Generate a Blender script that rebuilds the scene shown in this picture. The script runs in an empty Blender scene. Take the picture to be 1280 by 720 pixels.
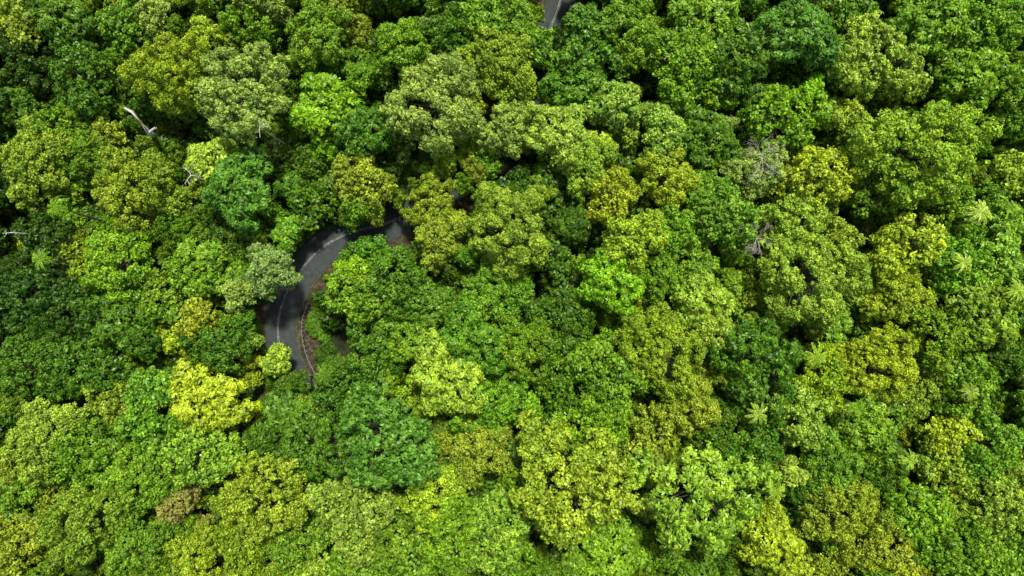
import bpy, math, random
import numpy as np
from mathutils import Vector, noise

rng = np.random.default_rng(23)
scene = bpy.context.scene
scene.view_settings.view_transform = 'Standard'
scene.view_settings.look = 'None'
scene.view_settings.exposure = 0
COL = scene.collection

# ------------------------------------------------------------------ survey plan
CAMZ = 160.0
TW = 0.74
def plan(px, py, z):
    """survey sheet coordinates -> metres, for a feature at elevation z"""
    k = TW * (CAMZ - z) / 640.0
    return (px - 640) * k, (360 - py) * k
def sheet(x, y, z):
    k = TW * (CAMZ - z) / 640.0
    return 640 + x / k, 360 - y / k

# ------------------------------------------------------------------ materials
def nodes_of(m):
    m.use_nodes = True
    nt = m.node_tree
    nt.nodes.clear()
    return nt, nt.nodes, nt.links

def leaf_material(name, trans=0.25, rough=0.38):
    m = bpy.data.materials.new(name)
    nt, N, L = nodes_of(m)
    out = N.new('ShaderNodeOutputMaterial')
    oi = N.new('ShaderNodeObjectInfo')
    a = N.new('ShaderNodeAttribute'); a.attribute_name = 'leafvar'
    b = N.new('ShaderNodeAttribute'); b.attribute_name = 'lobevar'
    hs = N.new('ShaderNodeHueSaturation')
    mr = N.new('ShaderNodeMapRange'); mr.inputs[3].default_value = 0.512; mr.inputs[4].default_value = 0.488
    mr2 = N.new('ShaderNodeMapRange'); mr2.inputs[3].default_value = 0.40; mr2.inputs[4].default_value = 1.75
    mr3 = N.new('ShaderNodeMapRange'); mr3.inputs[3].default_value = 0.70; mr3.inputs[4].default_value = 1.32
    mul = N.new('ShaderNodeMath'); mul.operation = 'MULTIPLY'
    L.new(b.outputs['Fac'], mr.inputs[0]); L.new(a.outputs['Fac'], mr2.inputs[0]); L.new(b.outputs['Fac'], mr3.inputs[0])
    L.new(mr2.outputs[0], mul.inputs[0]); L.new(mr3.outputs[0], mul.inputs[1])
    L.new(mr.outputs[0], hs.inputs['Hue']); L.new(mul.outputs[0], hs.inputs['Value'])
    L.new(oi.outputs['Color'], hs.inputs['Color'])
    p = N.new('ShaderNodeBsdfPrincipled')
    p.inputs['Roughness'].default_value = rough
    p.inputs['Specular IOR Level'].default_value = 0.25
    L.new(hs.outputs[0], p.inputs['Base Color'])
    t = N.new('ShaderNodeBsdfTranslucent')
    L.new(hs.outputs[0], t.inputs['Color'])
    mx = N.new('ShaderNodeMixShader'); mx.inputs[0].default_value = trans
    L.new(p.outputs[0], mx.inputs[1]); L.new(t.outputs[0], mx.inputs[2])
    L.new(mx.outputs[0], out.inputs[0])
    return m

def noise_material(name, c1, c2, scale, rough=0.9, c3=None, bump=0.0, detail=6):
    m = bpy.data.materials.new(name)
    nt, N, L = nodes_of(m)
    out = N.new('ShaderNodeOutputMaterial')
    p = N.new('ShaderNodeBsdfPrincipled'); p.inputs['Roughness'].default_value = rough
    p.inputs['Specular IOR Level'].default_value = 0.2
    tc = N.new('ShaderNodeTexCoord')
    n = N.new('ShaderNodeTexNoise'); n.inputs['Scale'].default_value = scale; n.inputs['Detail'].default_value = detail
    n.inputs['Roughness'].default_value = 0.65
    L.new(tc.outputs['Object'], n.inputs['Vector'])
    cr = N.new('ShaderNodeValToRGB')
    cr.color_ramp.elements[0].position = 0.35; cr.color_ramp.elements[0].color = (*c1, 1)
    cr.color_ramp.elements[1].position = 0.65; cr.color_ramp.elements[1].color = (*c2, 1)
    if c3:
        e = cr.color_ramp.elements.new(0.5); e.color = (*c3, 1)
    L.new(n.outputs[0], cr.inputs[0]); L.new(cr.outputs[0], p.inputs['Base Color'])
    if bump:
        bp = N.new('ShaderNodeBump'); bp.inputs['Strength'].default_value = bump
        L.new(n.outputs[0], bp.inputs['Height']); L.new(bp.outputs[0], p.inputs['Normal'])
    L.new(p.outputs[0], out.inputs[0])
    return m

LEAF = leaf_material('leaf')
BARK = noise_material('bark', (0.05, 0.045, 0.03), (0.13, 0.12, 0.085), 3.0)
PALEBARK = noise_material('dead_wood', (0.28, 0.26, 0.20), (0.46, 0.44, 0.37), 2.0)
WHITEBARK = noise_material('bleached_wood', (0.45, 0.43, 0.38), (0.68, 0.65, 0.60), 2.0)
SOIL = noise_material('forest_floor', (0.010, 0.018, 0.006), (0.05, 0.045, 0.02), 0.35, c3=(0.022, 0.03, 0.010), bump=0.4, detail=10)
DIRT = noise_material('bare_earth', (0.022, 0.02, 0.01), (0.11, 0.085, 0.045), 0.8, c3=(0.05, 0.042, 0.022), bump=0.4, detail=10)
ASPH = noise_material('asphalt', (0.034, 0.044, 0.041), (0.060, 0.070, 0.065), 0.9, detail=12)
PAINT = noise_material('road_paint', (0.07, 0.08, 0.075), (0.42, 0.43, 0.41), 1.6, detail=8)
SIGNW = noise_material('sign_paint', (0.55, 0.56, 0.55), (0.7, 0.7, 0.7), 3.0)
CONC = noise_material('concrete', (0.05, 0.047, 0.036), (0.16, 0.15, 0.12), 3.0)
STEEL = noise_material('galvanised_steel', (0.14, 0.15, 0.15), (0.24, 0.25, 0.25), 5.0, rough=0.5)

# ------------------------------------------------------------------ geometry helpers
class Buf:
    def __init__(s):
        s.v = []; s.f = []; s.mi = []; s.a = []; s.b = []; s.n = 0
    def add(s, v, f, mi, a, b):
        v = np.asarray(v, dtype=np.float32).reshape(-1, 3)
        f = np.asarray(f, dtype=np.int32).reshape(-1, 4) + s.n
        s.v.append(v); s.f.append(f)
        s.mi.append(np.full(len(f), mi, dtype=np.int32))
        s.a.append(np.broadcast_to(np.asarray(a, dtype=np.float32), (len(v),)))
        s.b.append(np.broadcast_to(np.asarray(b, dtype=np.float32), (len(v),)))
        s.n += len(v)
    def mesh(s, name, mats):
        v = np.concatenate(s.v); f = np.concatenate(s.f); mi = np.concatenate(s.mi)
        me = bpy.data.meshes.new(name)
        me.vertices.add(len(v)); me.vertices.foreach_set('co', v.ravel())
        me.loops.add(len(f) * 4); me.loops.foreach_set('vertex_index', f.ravel())
        me.polygons.add(len(f))
        me.polygons.foreach_set('loop_start', np.arange(0, len(f) * 4, 4, dtype=np.int32))
        try:
            me.polygons.foreach_set('loop_total', np.full(len(f), 4, dtype=np.int32))
        except Exception:
            pass
        for m in mats: me.materials.append(m)
        me.polygons.foreach_set('material_index', mi)
        for nm, arr in (('leafvar', s.a), ('lobevar', s.b)):
            at = me.attributes.new(nm, 'FLOAT', 'POINT')
            at.data.foreach_set('value', np.concatenate(arr).astype(np.float32))
        me.update(calc_edges=True)
        return me

def norm(a):
    return a / (np.linalg.norm(a, axis=-1, keepdims=True) + 1e-9)

def leaves(buf, P, Nn, Lg, Wd, lobev, droop=0.15, T=None):
    n = len(P)
    Nn = norm(Nn)
    if T is None:
        T = rng.normal(size=(n, 3))
    T = norm(T - (T * Nn).sum(1, keepdims=True) * Nn)
    B = np.cross(Nn, T)
    Lg = Lg[:, None]; Wd = Wd[:, None]
    a = P - T * Lg * 0.5 - Nn * Lg * droop
    c = P + T * Lg * 0.5 - Nn * Lg * droop
    b = P + B * Wd * 0.5
    d = P - B * Wd * 0.5
    V = np.stack([a, b, c, d], 1).reshape(-1, 3)
    F = np.arange(4 * n).reshape(-1, 4)
    buf.add(V, F, 0, np.repeat(rng.random(n), 4), np.repeat(lobev, 4))

def tube(buf, pts, rad, mi=1, sides=6):
    pts = np.asarray(pts, dtype=float); k = len(pts)
    V = []
    for i in range(k):
        d = pts[min(i + 1, k - 1)] - pts[max(i - 1, 0)]
        d = d / (np.linalg.norm(d) + 1e-9)
        u = np.cross(d, [0.3, 0.9, 0.1] if abs(d[2]) > 0.5 else [0, 0, 1.0]); u /= np.linalg.norm(u) + 1e-9
        w = np.cross(d, u)
        for j in range(sides):
            t = 2 * math.pi * j / sides
            V.append(pts[i] + rad[i] * (math.cos(t) * u + math.sin(t) * w))
    F = []
    for i in range(k - 1):
        for j in range(sides):
            j2 = (j + 1) % sides
            F.append([i * sides + j, i * sides + j2, (i + 1) * sides + j2, (i + 1) * sides + j])
    buf.add(V, F, mi, 0.5, 0.5)

def crown_mesh(name, R, base, dome, lobe, kind, density=1.0, bough=3.4):
    """broadleaf tree: tapered trunk, limbs, crown of leaf clumps. origin at ground"""
    buf = Buf()
    ph = rng.random(6) * 6.28
    am = rng.uniform(0.06, 0.17, 3)
    def outline(t):
        return R * (0.96 + am[0] * math.sin(2 * t + ph[0]) + am[1] * math.sin(3 * t + ph[1]) + am[2] * math.sin(5 * t + ph[2]))
    bo = []
    for _ in range(600):
        t = rng.random() * 6.283; rr = math.sqrt(rng.random())
        Rt = outline(t) - bough * 0.35
        x, y = rr * Rt * math.cos(t), rr * Rt * math.sin(t)
        sp = bough * rng.uniform(0.6, 1.35)
        if all((x - c[0]) ** 2 + (y - c[1]) ** 2 > (0.5 * (sp + c[2])) ** 2 for c in bo):
            bo.append((x, y, sp, rng.normal() * 0.13 * dome, rng.random()))
    ctr = []
    tries = 0
    while tries < 2800:
        tries += 1
        t = rng.random() * 6.283; rr = math.sqrt(rng.random())
        Rt = outline(t)
        x, y = rr * Rt * math.cos(t), rr * Rt * math.sin(t)
        rl = lobe * rng.choice([0.4, 0.6, 0.8, 1.0, 1.25])
        ds = [math.hypot(x - c[0], y - c[1]) / (c[2] * 0.62) for c in bo]
        j = int(np.argmin(ds)); q = ds[j]
        if q > 1.02: continue
        z = dome * math.sqrt(max(0, 1 - min(rr, 1) ** 2 * 0.98)) + bo[j][3] - 1.8 * (bo[j][2] / 3.2) * q * q + rng.normal() * 0.35 * lobe
        ok = True
        for c in ctr:
            if (c[0] - x) ** 2 + (c[1] - y) ** 2 + 0.5 * (c[2] - z) ** 2 < (0.68 * (c[3] + rl)) ** 2:
                ok = False; break
        if ok: ctr.append((x, y, z, rl, rr, bo[j][4]))
    nb = int(len(ctr) * 0.13)
    for i in range(nb):
        t = rng.random() * 6.283; Rt = outline(t) * rng.uniform(0.6, 0.88)
        ctr.append((Rt * math.cos(t), Rt * math.sin(t), -rng.uniform(0.1, 0.9) * lobe * 2.0, lobe * rng.uniform(0.8, 1.2), 0.9, rng.random()))
    for (x, y, z, rl, rr, bv) in ctr:
        c = np.array([x, y, base + z])
        lv = 0.65 * rng.random() + 0.35 * bv
        area = 2 * math.pi * rl * rl * 1.3
        if kind == 'fine':
            ll, ww, cov, jit = 0.44, 0.29, 1.4, 0.5
        elif kind == 'mid':
            ll, ww, cov, jit = 0.64, 0.39, 1.35, 0.5
        else:
            ll, ww, cov, jit = 0.95, 0.36, 1.35, 0.3
        if kind != 'rosette':
            n = int(area * cov * density / (0.5 * ll * ww))
            d = norm(rng.normal(size=(n, 3)) + np.array([x / R * 0.35, y / R * 0.35, 0.6]))
            ps = rng.random(4) * 6.28
            bump = 1 + 0.24 * np.sin(d[:, 0] * 6.5 + ps[0] + d[:, 2] * 3) * np.sin(d[:, 1] * 6.5 + ps[1]) + 0.08 * np.sin(d[:, 0] * 15 + ps[2]) * np.sin(d[:, 1] * 15 + ps[3])
            rad = rl * rng.uniform(0.75, 1.1, n) * bump
            stray = rng.random(n) < 0.05
            rad = np.where(stray, rad * rng.uniform(1.1, 1.4, n), rad)
            P = c + d * rad[:, None] * np.array([1, 1, 1.0])
            Nn = d + rng.normal(size=(n, 3)) * jit + np.array([0, 0, 0.3])
            leaves(buf, P, Nn, ll * rng.uniform(0.6, 1.35, n), ww * rng.uniform(0.6, 1.35, n), np.full(n, lv))
        else:
            nr = max(4, int(area * cov * density / (0.5 * ll * ww * 8)))
            d = norm(rng.normal(size=(nr, 3)) + np.array([x / R * 0.35, y / R * 0.35, 0.7]))
            tip = c + d * (rl * rng.uniform(0.7, 1.2, nr))[:, None]
            ax = norm(d + rng.normal(size=(nr, 3)) * 0.3 + np.array([0, 0, 0.5]))
            m = 8
            tip = np.repeat(tip, m, 0); ax = np.repeat(ax, m, 0)
            T = rng.normal(size=(nr * m, 3)); T = norm(T - (T * ax).sum(1, keepdims=True) * ax)
            L_ = ll * rng.uniform(0.6, 1.15, nr * m)
            T2 = norm(T - ax * rng.uniform(-0.35, 0.45, (nr * m, 1)))
            P = tip + T2 * (L_ * 0.55)[:, None]
            leaves(buf, P, ax + T * 0.4, L_, ww * rng.uniform(0.7, 1.2, nr * m), np.full(nr * m, lv), 0.1, T2)
    tr = 0.035 * R + 0.12
    fork = base * 0.55
    lean = rng.normal(size=2) * 0.35
    tube(buf, [(0, 0, -7), (0, 0, 0), (lean[0] * .5, lean[1] * .5, fork * 0.5), (lean[0], lean[1], fork), (lean[0], lean[1], base + dome * 0.2)],
         [tr * 1.5, tr * 1.3, tr, tr * 0.85, tr * 0.25], 1, 8)
    for (x, y, z, rl, rr, bv) in ctr[::4]:
        h0 = fork + rng.random() * (base - fork) * 0.8
        s = np.array([lean[0], lean[1], h0]); e = np.array([x, y, base + z - rl * 0.3])
        mid = s * 0.5 + e * 0.5 + np.array([0, 0, -0.8])
        tube(buf, [s, mid, e], [tr * 0.42, tr * 0.26, tr * 0.08], 1, 5)
    return buf.mesh(name, [LEAF, BARK])

protos = {'L': [], 'M': [], 'S': [], 'U': []}
for i, k in enumerate(['fine', 'fine', 'fine', 'mid', 'mid', 'mid', 'rosette', 'rosette']):
    protos['L'].append((crown_mesh('tree_large_%d' % i, 11.0, 13.0, 7.0, 1.2, k, 0.88, 3.7), 11.0, 13.0, 7.0, k))
for i, k in enumerate(['fine', 'fine', 'fine', 'mid', 'mid', 'mid', 'mid', 'rosette', 'rosette', 'rosette']):
    protos['M'].append((crown_mesh('tree_medium_%d' % i, 7.0, 11.0, 5.8, 1.0, k, 0.9, 2.9), 7.0, 11.0, 5.8, k))
for i, k in enumerate(['fine', 'fine', 'mid', 'mid', 'mid', 'rosette', 'rosette']):
    protos['S'].append((crown_mesh('tree_small_%d' % i, 4.2, 10.0, 3.8, 0.8, k, 0.9, 2.2), 4.2, 10.0, 3.8, k))
for i, k in enumerate(['fine', 'mid', 'rosette', 'mid']):
    protos['U'].append((crown_mesh('understory_%d' % i, 4.6, 3.5, 2.0, 1.0, k, 0.6, 2.6), 4.6, 3.5, 2.0, k))

# ------------------------------------------------------------------ road line
road_px = [(712, -60), (702, 5), (684, 50), (662, 112), (632, 170), (598, 205), (560, 232), (520, 262), (485, 281), (440, 293), (404, 312),
           (377, 341), (358, 374), (350, 408), (356, 448), (376, 490), (408, 530), (440, 580), (450, 650), (430, 740), (400, 820)]
RP = np.array([plan(a, b, 0.1) for a, b in road_px])
def catmull(P, n=10):
    out = []
    for i in range(len(P) - 1):
        p0 = P[max(i - 1, 0)]; p1 = P[i]; p2 = P[i + 1]; p3 = P[min(i + 2, len(P) - 1)]
        for t in np.arange(n) / n:
            out.append(0.5 * ((2 * p1) + (-p0 + p2) * t + (2 * p0 - 5 * p1 + 4 * p2 - p3) * t * t + (-p0 + 3 * p1 - 3 * p2 + p3) * t ** 3))
    out.append(P[-1])
    return np.array(out)
RC = catmull(RP)
def road_dist(x, y):
    return np.sqrt(((RC[:, 0] - x) ** 2 + (RC[:, 1] - y) ** 2).min())

def ground_h(x, y):
    d = road_dist(x, y)
    k = min(max((d - 7.0) / 18.0, 0), 1); k = k * k * (3 - 2 * k)
    h = 2.2 * math.sin(x * 0.035 + 1.0) * math.cos(y * 0.041 - 0.4) + 1.3 * math.sin(x * 0.08 + y * 0.06) + 0.8
    return k * h

xs = np.concatenate([[-3000, -1500, -700, -350], np.arange(-220, 221, 4.0), [350, 700, 1500, 3000]])
V = [(x, y, ground_h(x, y)) for y in xs for x in xs]
n = len(xs)
F = [(j * n + i, j * n + i + 1, (j + 1) * n + i + 1, (j + 1) * n + i) for j in range(n - 1) for i in range(n - 1)]
me = bpy.data.meshes.new('ground'); me.from_pydata(V, [], F); me.materials.append(SOIL)
for p in me.polygons: p.use_smooth = True
COL.objects.link(bpy.data.objects.new('ground', me))

def tangents(C):
    T = np.gradient(C, axis=0)
    T /= np.linalg.norm(T, axis=1, keepdims=True)
    return T, np.stack([-T[:, 1], T[:, 0]], 1)
RT, RN = tangents(RC)
def ribbon(name, o1, o2, z1, z2, mat, parent=None, i0=0, i1=None, rag=0.0):
    i1 = i1 or len(RC)
    vs = []
    for i in range(i0, i1):
        r1 = rag * (rng.random() - 0.5); r2 = rag * (rng.random() - 0.5)
        a = RC[i] + RN[i] * (o1 + r1); b = RC[i] + RN[i] * (o2 + r2)
        vs += [(a[0], a[1], z1), (b[0], b[1], z2)]
    k = i1 - i0
    fs = [(2 * i, 2 * i + 1, 2 * i + 3, 2 * i + 2) for i in range(k - 1)]
    me = bpy.data.meshes.new(name); me.from_pydata(vs, [], fs); me.materials.append(mat)
    o = bpy.data.objects.new(name, me); COL.objects.link(o)
    if parent: o.parent = parent
    return o
road = ribbon('road', -3.6, 3.6, 0.10, 0.10, ASPH, rag=0.25)
ribbon('earth_verge', -10.5, 8.5, 0.05, 0.05, DIRT, road, rag=1.6)
ribbon('centre_line', -0.70, -0.58, 0.104, 0.104, PAINT, road)
ribbon('centre_line_b', -0.42, -0.30, 0.104, 0.104, PAINT, road)
b = Buf()
def prism(buf, off1, off2, z0, z1, i0, i1):
    for i in range(i0, i1 - 1):
        q = []
        for z in (z0, z1):
            for (j, o) in ((i, off1), (i, off2), (i + 1, off2), (i + 1, off1)):
                c = RC[j] + RN[j] * o; q.append((c[0], c[1], z))
        buf.add(q, [(4, 5, 6, 7), (0, 1, 5, 4), (2, 3, 7, 6)], 0, .5, .5)
prism(b, 3.80, 3.96, 0.0, 0.23, 90, 165)
k = bpy.data.objects.new('kerb', b.mesh('kerb', [CONC])); COL.objects.link(k)
b = Buf()
def box(buf, c, sx, sy, sz, ang=0, mi=0):
    ca, sa = math.cos(ang), math.sin(ang)
    q = [(c[0] + ca * x * sx / 2 - sa * y * sy / 2, c[1] + sa * x * sx / 2 + ca * y * sy / 2, c[2] + z * sz / 2) for z in (-1, 1) for x, y in ((-1, -1), (1, -1), (1, 1), (-1, 1))]
    buf.add(q, [(0, 3, 2, 1), (4, 5, 6, 7), (0, 1, 5, 4), (1, 2, 6, 5), (2, 3, 7, 6), (3, 0, 4, 7)], mi, .5, .5)
for i in range(118, 158):
    ang = math.atan2(RT[i][1], RT[i][0])
    if i % 2 == 0:
        c = RC[i] + RN[i] * 5.35
        box(b, (c[0], c[1], 0.4), 0.18, 0.18, 0.9, ang)
prism(b, 5.10, 5.22, 0.48, 0.62, 118, 158)
prism(b, 5.12, 5.20, 0.62, 0.70, 118, 158)
prism(b, 5.10, 5.22, 0.70, 0.84, 118, 158)
g = bpy.data.objects.new('guardrail', b.mesh('guardrail', [STEEL])); COL.objects.link(g)
b = Buf()
for i in range(120, 156):
    c = RC[i] + RN[i] * (6.2 + rng.normal() * 0.15) + RT[i] * rng.normal() * 0.2
    if rng.random() < 0.7: box(b, (c[0], c[1], 0.15), rng.uniform(.35, .7), rng.uniform(.3, .5), rng.uniform(.4, .6), rng.random() * 3)
o = bpy.data.objects.new('stone_edging', b.mesh('stone_edging', [CONC])); COL.objects.link(o)

# ------------------------------------------------------------------ crown census
PAL = {
 'Y': (0.35, 0.47, 0.022), 'L': (0.285, 0.44, 0.034), 'P': (0.30, 0.425, 0.062), 'G': (0.170, 0.325, 0.016),
 'D': (0.098, 0.212, 0.012), 'B': (0.105, 0.25, 0.015), 'O': (0.275, 0.385, 0.025), 'K': (0.050, 0.118, 0.009),
 'V': (0.21, 0.41, 0.012), 'R': (0.33, 0.34, 0.06)}
census = """20,20,28,O,m 75,25,35,D,r 150,30,25,G,m 205,85,52,Y,f 185,15,22,P,f 300,110,62,P,f 310,20,35,G,f 395,45,40,G,f 420,15,28,O,f
440,75,22,D,m 405,140,42,V,r 455,165,35,B,r 500,60,35,G,f 540,125,62,P,f 560,40,35,D,m 620,75,45,O,f 640,165,38,P,f 600,20,30,G,m 645,20,22,G,f
675,62,24,G,m 728,22,20,D,m 668,20,16,G,f 452,258,22,G,m 352,292,20,G,r 442,338,22,V,r 515,268,14,O,f 440,715,30,G,m 395,722,25,L,m 612,200,20,G,m 645,120,20,L,m 590,185,18,O,f
740,65,48,D,m 720,105,38,B,r 770,130,35,L,r 790,40,42,G,f 850,75,45,G,m 880,25,40,G,r 930,60,40,D,r 1000,40,45,B,r 1050,75,30,G,m 1105,70,54,L,r
1060,25,30,D,m 1170,30,45,G,r 1240,20,40,G,m 1220,95,45,G,r 1265,70,30,D,f 985,145,45,V,m 1060,155,28,O,f 1150,190,78,L,f 1035,215,45,Y,m 1262,150,28,G,m
1265,220,25,L,m 900,110,30,G,m 880,170,40,D,r 830,165,30,L,f 835,225,36,Y,f 770,245,34,Y,m 700,165,38,L,r 690,215,25,D,m 735,205,33,L,f 950,215,34,P,f
905,265,45,G,m 640,285,57,L,f 540,250,32,O,f 548,298,33,O,f 450,225,38,O,m 385,255,30,D,m 300,240,45,B,r 265,200,28,L,r 165,235,48,O,f 110,190,33,G,f
45,200,45,O,f 65,155,33,G,m 20,130,30,D,f 95,95,40,D,m 30,80,35,K,m 150,328,47,V,f 90,340,24,O,f 215,285,33,G,f 245,335,38,G,r 330,335,33,P,f
296,368,22,P,f 240,400,24,Y,m 205,375,30,G,m 60,300,40,K,m 30,370,50,K,r 80,400,50,K,m 150,400,45,D,r 110,450,45,D,m 30,460,50,D,m 270,430,38,D,m
343,452,17,L,r 440,375,36,G,m 462,318,24,B,m 500,360,42,D,m 540,385,35,B,r 620,370,42,G,f 690,320,25,D,m 765,352,38,V,r 715,400,40,D,m 795,300,38,Y,m
845,290,33,G,m 820,345,33,G,f 880,380,38,L,r 870,330,28,G,m 895,412,28,L,f 1000,275,38,L,f 1020,348,62,L,f 1140,305,42,Y,m 1090,245,28,G,m 1130,368,36,Y,f
1200,330,38,G,m 1245,330,30,L,m 1260,280,28,G,r 1200,262,32,G,m 1110,457,50,Y,f 1040,412,24,G,r 1180,420,38,G,m 1240,395,45,G,r 1260,450,35,D,m
1210,480,40,G,m 955,455,58,D,r 1030,480,36,L,m 1000,520,38,L,m 830,440,58,O,f 770,460,48,G,m 860,505,38,O,f 700,470,45,D,m 650,430,38,G,f 590,430,44,B,r
520,425,38,G,r 462,440,42,D,m 560,478,45,L,r 620,505,45,G,f 415,505,35,D,m 355,515,30,D,r 262,500,48,Y,r 190,520,45,G,m 140,500,33,O,m 48,550,45,L,f
10,510,30,D,m 100,565,40,G,m 480,550,66,B,r 390,565,50,D,r 325,620,55,O,m 240,570,45,L,m 170,595,42,G,f 95,660,50,L,m 20,620,38,G,m 20,680,40,O,m
213,635,25,R,f 160,680,38,G,f 240,700,35,Y,f 300,690,38,O,m 370,680,40,G,m 440,650,48,L,m 500,690,42,G,m 540,620,42,L,f 600,560,42,O,f 645,600,28,G,m
560,660,45,G,m 620,665,45,L,m 715,600,74,L,m 745,535,45,G,m 695,530,33,D,m 640,700,38,G,m 760,690,45,G,r 880,620,73,L,r 820,560,45,O,m 885,545,35,D,m
942,560,42,B,m 830,695,33,G,m 900,697,33,D,m 965,680,36,Y,r 1040,590,42,G,f 1060,645,52,O,m 1100,600,33,D,m 1150,640,42,G,r 1110,695,42,O,f 1200,590,42,L,m
1190,545,28,Y,m 1240,560,42,G,m 1250,640,42,L,m 1200,690,45,G,m 1265,705,38,G,m 1090,530,42,G,r 1140,500,33,L,m""".split()
kmap = {'f': 'fine', 'm': 'mid', 'r': 'rosette'}
C = []
for e in census:
    a = e.split(','); C.append((float(a[0]), float(a[1]), float(a[2]), a[3], kmap[a[4]]))

openings = [(488, 284, 12), (460, 289, 7), (425, 300, 10), (398, 316, 16), (374, 342, 16), (352, 380, 20), (350, 412, 22), (368, 450, 15), (391, 425, 18), (703, 4, 7), (325, 396, 10)]

def blocked(px, py, r, f=0.85):
    for (a, b_, c) in openings:
        if (a - px) ** 2 + (b_ - py) ** 2 < (c + r * f) ** 2: return True
    return False

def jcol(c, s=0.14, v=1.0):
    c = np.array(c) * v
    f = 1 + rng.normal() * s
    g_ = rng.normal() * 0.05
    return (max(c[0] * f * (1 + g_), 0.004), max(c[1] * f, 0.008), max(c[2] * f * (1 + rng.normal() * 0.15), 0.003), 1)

def put(name, group, px, py, rpx, col, kind=None, lift=0.0, parent=None, zs=1.0):
    cand = [p for p in protos[group] if kind is None or p[4] == kind]
    pm = cand[rng.integers(len(cand))]
    me, R, base, dome, _ = pm
    zt = base * zs + dome * 0.45 + lift
    x, y = plan(px, py, zt)
    gh = ground_h(x, y)
    x, y = plan(px, py, zt + gh)
    Rm = rpx * TW * (CAMZ - zt - gh) / 640.0
    s = Rm / R
    o = bpy.data.objects.new(name, me)
    COL.objects.link(o)
    o.location = (x, y, gh + lift)
    o.rotation_euler = (rng.normal() * 0.03, rng.normal() * 0.03, rng.random() * 6.283)
    o.scale = (s * rng.uniform(0.92, 1.08), s * rng.uniform(0.92, 1.08), zs * (0.6 + 0.4 * s))
    o.color = col
    if parent: o.parent = parent
    return o

for (px, py, r, c, k) in C:
    g_ = 'L' if r >= 50 else ('M' if r >= 31 else 'S')
    lift = (r - 36) * 0.07 + float(np.clip(rng.normal(), -1.8, 1.8)) * 1.4
    if c in 'KD': lift -= 2.0
    if c in 'YLP': lift += 1.5
    put('rainforest_tree', g_, px, py, r * 1.02, jcol(PAL[c], 0.07), k, lift)

canopy = bpy.data.objects.new('rainforest_canopy', None); COL.objects.link(canopy)
under = bpy.data.objects.new('forest_understory', None); COL.objects.link(under)
cx = np.array([c[0] for c in C]); cy = np.array([c[1] for c in C]); cr_ = np.array([c[2] for c in C])
def near_col(px, py):
    d = (cx - px) ** 2 + (cy - py) ** 2
    idx = np.argsort(d)[:4]
    return C[idx[rng.integers(4)]]
step = 32
for gy in range(-190, 910, step):
    for gx in range(-230, 1510, step):
        px = gx + rng.uniform(-15, 15); py = gy + rng.uniform(-15, 15)
        r = rng.uniform(9, 22)
        out = px < -10 or px > 1290 or py < -10 or py > 730
        if out:
            if rng.random() < 0.55: continue
            r = rng.uniform(22, 46)
        else:
            q = (np.hypot(cx - px, cy - py) / cr_).min()
            if q < 0.66: continue
        if blocked(px, py, r): continue
        c = near_col(px, py)
        grp = 'S' if r < 31 else 'M'
        put('canopy_tree', grp, px, py, r, jcol(PAL[c[3]], 0.18, 0.9), None, rng.uniform(-5.0, 1.6) if not out else rng.uniform(-1, 2), canopy)
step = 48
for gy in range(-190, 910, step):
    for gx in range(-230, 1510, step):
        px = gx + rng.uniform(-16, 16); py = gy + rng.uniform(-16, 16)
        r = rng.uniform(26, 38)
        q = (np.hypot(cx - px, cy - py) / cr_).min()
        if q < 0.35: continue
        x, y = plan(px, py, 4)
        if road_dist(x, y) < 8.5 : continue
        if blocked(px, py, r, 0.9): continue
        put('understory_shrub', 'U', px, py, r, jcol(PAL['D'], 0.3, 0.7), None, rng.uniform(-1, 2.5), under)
for i in range(14, len(RC)):
    for side in (-1, 1):
        for rep in range(2):
            off = side * rng.uniform(4.6 if side < 0 else 7.2, 11)
            p = RC[i] + RN[i] * off
            if road_dist(*p) < 4.5: continue
            px, py = sheet(p[0], p[1], 1.0)
            if (393 - px) ** 2 + (428 - py) ** 2 < 14 ** 2: continue
            if (322 - px) ** 2 + (396 - py) ** 2 < 10 ** 2: continue
            me, R, base, dome, _ = protos['U'][rng.integers(4)]
            s = rng.uniform(0.14, 0.36)
            o = bpy.data.objects.new('verge_shrub', me); COL.objects.link(o)
            o.location = (p[0], p[1], -0.4); o.scale = (s, s, s); o.rotation_euler = (0, 0, rng.random() * 6)
            o.color = jcol(PAL['D'], 0.3, 1.0); o.parent = under

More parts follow.
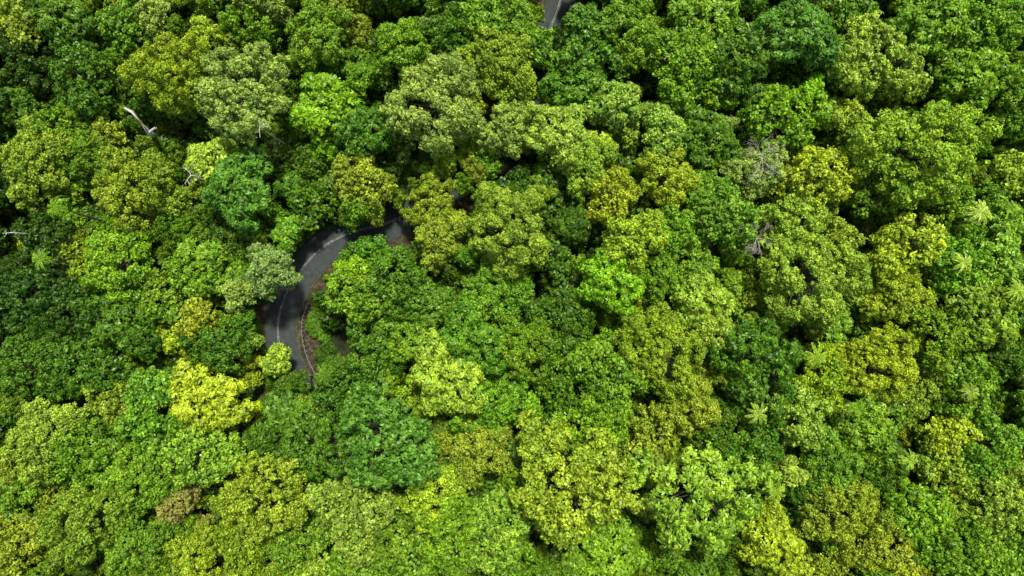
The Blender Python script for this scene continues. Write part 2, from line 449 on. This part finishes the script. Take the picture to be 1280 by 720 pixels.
# ------------------------------------------------------------------ palms
def palm_mesh(name, hgt, nf, fl):
    buf = Buf()
    tube(buf, [(0, 0, -7), (0, 0, 0), (0.2, 0.1, hgt * 0.5), (0, 0, hgt)], [0.28, 0.25, 0.17, 0.14], 1, 8)
    for i in range(nf):
        a = 6.283 * i / nf + rng.normal() * 0.16
        el = rng.uniform(0.1, 0.8); L = fl * rng.uniform(0.7, 1.1)
        d = np.array([math.cos(a), math.sin(a), 0]); side = np.array([-d[1], d[0], 0])
        m = 20
        t = np.linspace(0, 1, m)
        pts = np.array([0, 0, hgt]) + d * (L * (t - 0.12 * t ** 3))[:, None] + np.array([0, 0, 1.0]) * (L * (el * t - (el + 0.35) * t ** 2))[:, None]
        tube(buf, pts[::4], np.linspace(0.05, 0.02, len(pts[::4])), 0, 4)
        for s in (-1, 1):
            wl = fl * 0.15 * np.sin(np.pi * np.clip(t * 0.9 + 0.1, 0, 1)) ** 0.6 + 0.05
            T = d * 0.8 + side * s + np.array([0, 0, -0.25])
            T = np.repeat(T[None], m, 0) + rng.normal(size=(m, 3)) * 0.08
            T = norm(T)
            P = pts + T * (wl * 0.5)[:, None]
            Nn = np.repeat(np.array([[0, 0, 1.0]]), m, 0) - side * s * -0.2
            leaves(buf, P, Nn, wl, np.full(m, fl * 0.055), np.full(m, rng.random()), 0.06, T)
    return buf.mesh(name, [LEAF, BARK])
pal = [palm_mesh('palm_%d' % i, 13, 11 + i, 3.2) for i in range(3)]
for (px, py, s, c) in [(1018, 430, 1.05, 'L'), (1235, 268, 0.95, 'L'), (410, 462, 1.0, 'D'), (45, 328, 0.85, 'G'), (80, 268, 0.9, 'G'), (945, 521, 0.9, 'L'), (968, 605, 0.9, 'L'),
                       (1205, 338, 0.85, 'L'), (1135, 575, 0.8, 'L'), (480, 18, .7, 'D'), (1262, 360, 0.85, 'L'), (1075, 500, .7, 'G'), (1225, 500, .75, 'L')]:
    zt = 20.0 if c != 'D' else 9
    x, y = plan(px, py, zt)
    o = bpy.data.objects.new('palm_tree', pal[rng.integers(3)]); COL.objects.link(o)
    o.location = (x, y, zt - 13); o.scale = (s, s, 1); o.rotation_euler = (rng.normal() * .1, rng.normal() * .1, rng.random() * 6); o.color = jcol(PAL[c], 0.1, 0.95)

# ------------------------------------------------------------------ bare / dead trees
def dead_mesh(name, hgt, spread, thick, depth=4, nb=4, mat=None):
    buf = Buf()
    tube(buf, [(0, 0, -7), (0, 0, hgt * 0.5), (0, 0, hgt)], [thick * 1.6, thick * 1.3, thick], 0, 8)
    def br(p, d, L, r, k):
        q1 = p + d * L * 0.5 + rng.normal(size=3) * L * 0.06; q2 = p + d * L + rng.normal(size=3) * L * 0.08
        tube(buf, [p, q1, q2], [r, r * 0.8, r * 0.55], 0, 5)
        if k == 0: return
        for _ in range(rng.integers(2, 4)):
            nd = norm((d + rng.normal(size=3) * 0.5)[None])[0]
            br(q2 if rng.random() < 0.6 else q1, nd, L * rng.uniform(0.55, 0.8), r * 0.65, k - 1)
    for i in range(nb):
        a = 6.283 * i / nb + rng.normal() * 0.3
        d = norm(np.array([[math.cos(a), math.sin(a), rng.uniform(0.2, 0.6)]]))[0]
        br(np.array([0, 0, hgt]), d, spread * 0.4, thick * 0.6, depth)
    return buf.mesh(name, [mat or PALEBARK])
for (px, py, sp, th, nb, zt, wh) in [(955, 198, 6.0, 0.11, 7, 22.5, 0), (948, 297, 4.0, 0.11, 7, 21.5, 0), (322, 158, 2.8, 0.12, 3, 22.5, 1), (235, 218, 3.2, 0.15, 3, 21, 1), (10, 290, 2.4, 0.15, 2, 19, 1)]:
    x, y = plan(px, py, zt)
    o = bpy.data.objects.new('dead_tree', dead_mesh('dead_tree', zt - 1.2, sp, th, 5 if nb > 4 else 2, nb, WHITEBARK if wh else PALEBARK)); COL.objects.link(o)
    o.location = (x, y, 0)
b = Buf()
zt = 19
A = np.array([*plan(170, 142, zt), zt + 1.5]); Bp = np.array([*plan(183, 164, zt), zt - 1.0]); Cc = np.array([*plan(196, 160, zt), zt + 0.4])
Bot = np.array([*plan(192, 172, 0), -2.0])
Dd = np.array([*plan(162, 138, zt), zt + 2.0])
tube(b, [Bot, Bot * 0.4 + Bp * 0.6, Bp, A, Dd], [0.7, 0.5, 0.42, 0.34, 0.2], 0, 8)
tube(b, [Bp + np.array([0, 0, -0.2]), (Bp + Cc) / 2, Cc], [0.36, 0.28, 0.2], 0, 7)
o = bpy.data.objects.new('dead_tree', b.mesh('broken_trunk', [WHITEBARK])); COL.objects.link(o)

# road sign by the bend
b = Buf()
x, y = plan(474, 267, 2.4)
tube(b, [(x, y, 0), (x, y, 2.9)], [0.05, 0.05], 0, 8)
box(b, (x, y - 0.1, 2.5), 1.3, 0.06, 1.0, 0.5, 0)
box(b, (x, y + 0.05, 1.7), 0.9, 0.06, 0.4, 0.5, 0)
o = bpy.data.objects.new('road_sign', b.mesh('road_sign', [SIGNW])); COL.objects.link(o)

# ------------------------------------------------------------------ light
el, az = math.radians(64), math.radians(15)
w = bpy.data.worlds.new('World'); scene.world = w; w.use_nodes = True
nt = w.node_tree; nt.nodes.clear()
bg = nt.nodes.new('ShaderNodeBackground'); ow = nt.nodes.new('ShaderNodeOutputWorld'); sk = nt.nodes.new('ShaderNodeTexSky')
sk.sky_type = 'NISHITA'; sk.sun_disc = False; sk.sun_elevation = el; sk.sun_rotation = az; sk.dust_density = 3.0
nt.links.new(sk.outputs[0], bg.inputs[0]); nt.links.new(bg.outputs[0], ow.inputs[0]); bg.inputs[1].default_value = 0.12
sd = bpy.data.lights.new('sun', 'SUN'); sd.energy = 5.0; sd.angle = math.radians(6); sd.color = (1.0, 0.97, 0.88)
so = bpy.data.objects.new('sun', sd); COL.objects.link(so)
dirv = Vector((math.sin(az) * math.cos(el), math.cos(az) * math.cos(el), math.sin(el)))
so.rotation_euler = dirv.to_track_quat('Z', 'Y').to_euler()
so.location = (0, 0, 100)

cam = bpy.data.cameras.new('camera'); cam.sensor_width = 36; cam.lens = 18 / TW; cam.clip_end = 8000; cam.clip_start = 0.5
co = bpy.data.objects.new('camera', cam); COL.objects.link(co); co.location = (0, 0, CAMZ); co.rotation_euler = (0, 0, 0)
scene.camera = co
print('tris', sum(len(m.polygons) for m in bpy.data.meshes), 'objs', len(bpy.data.objects))
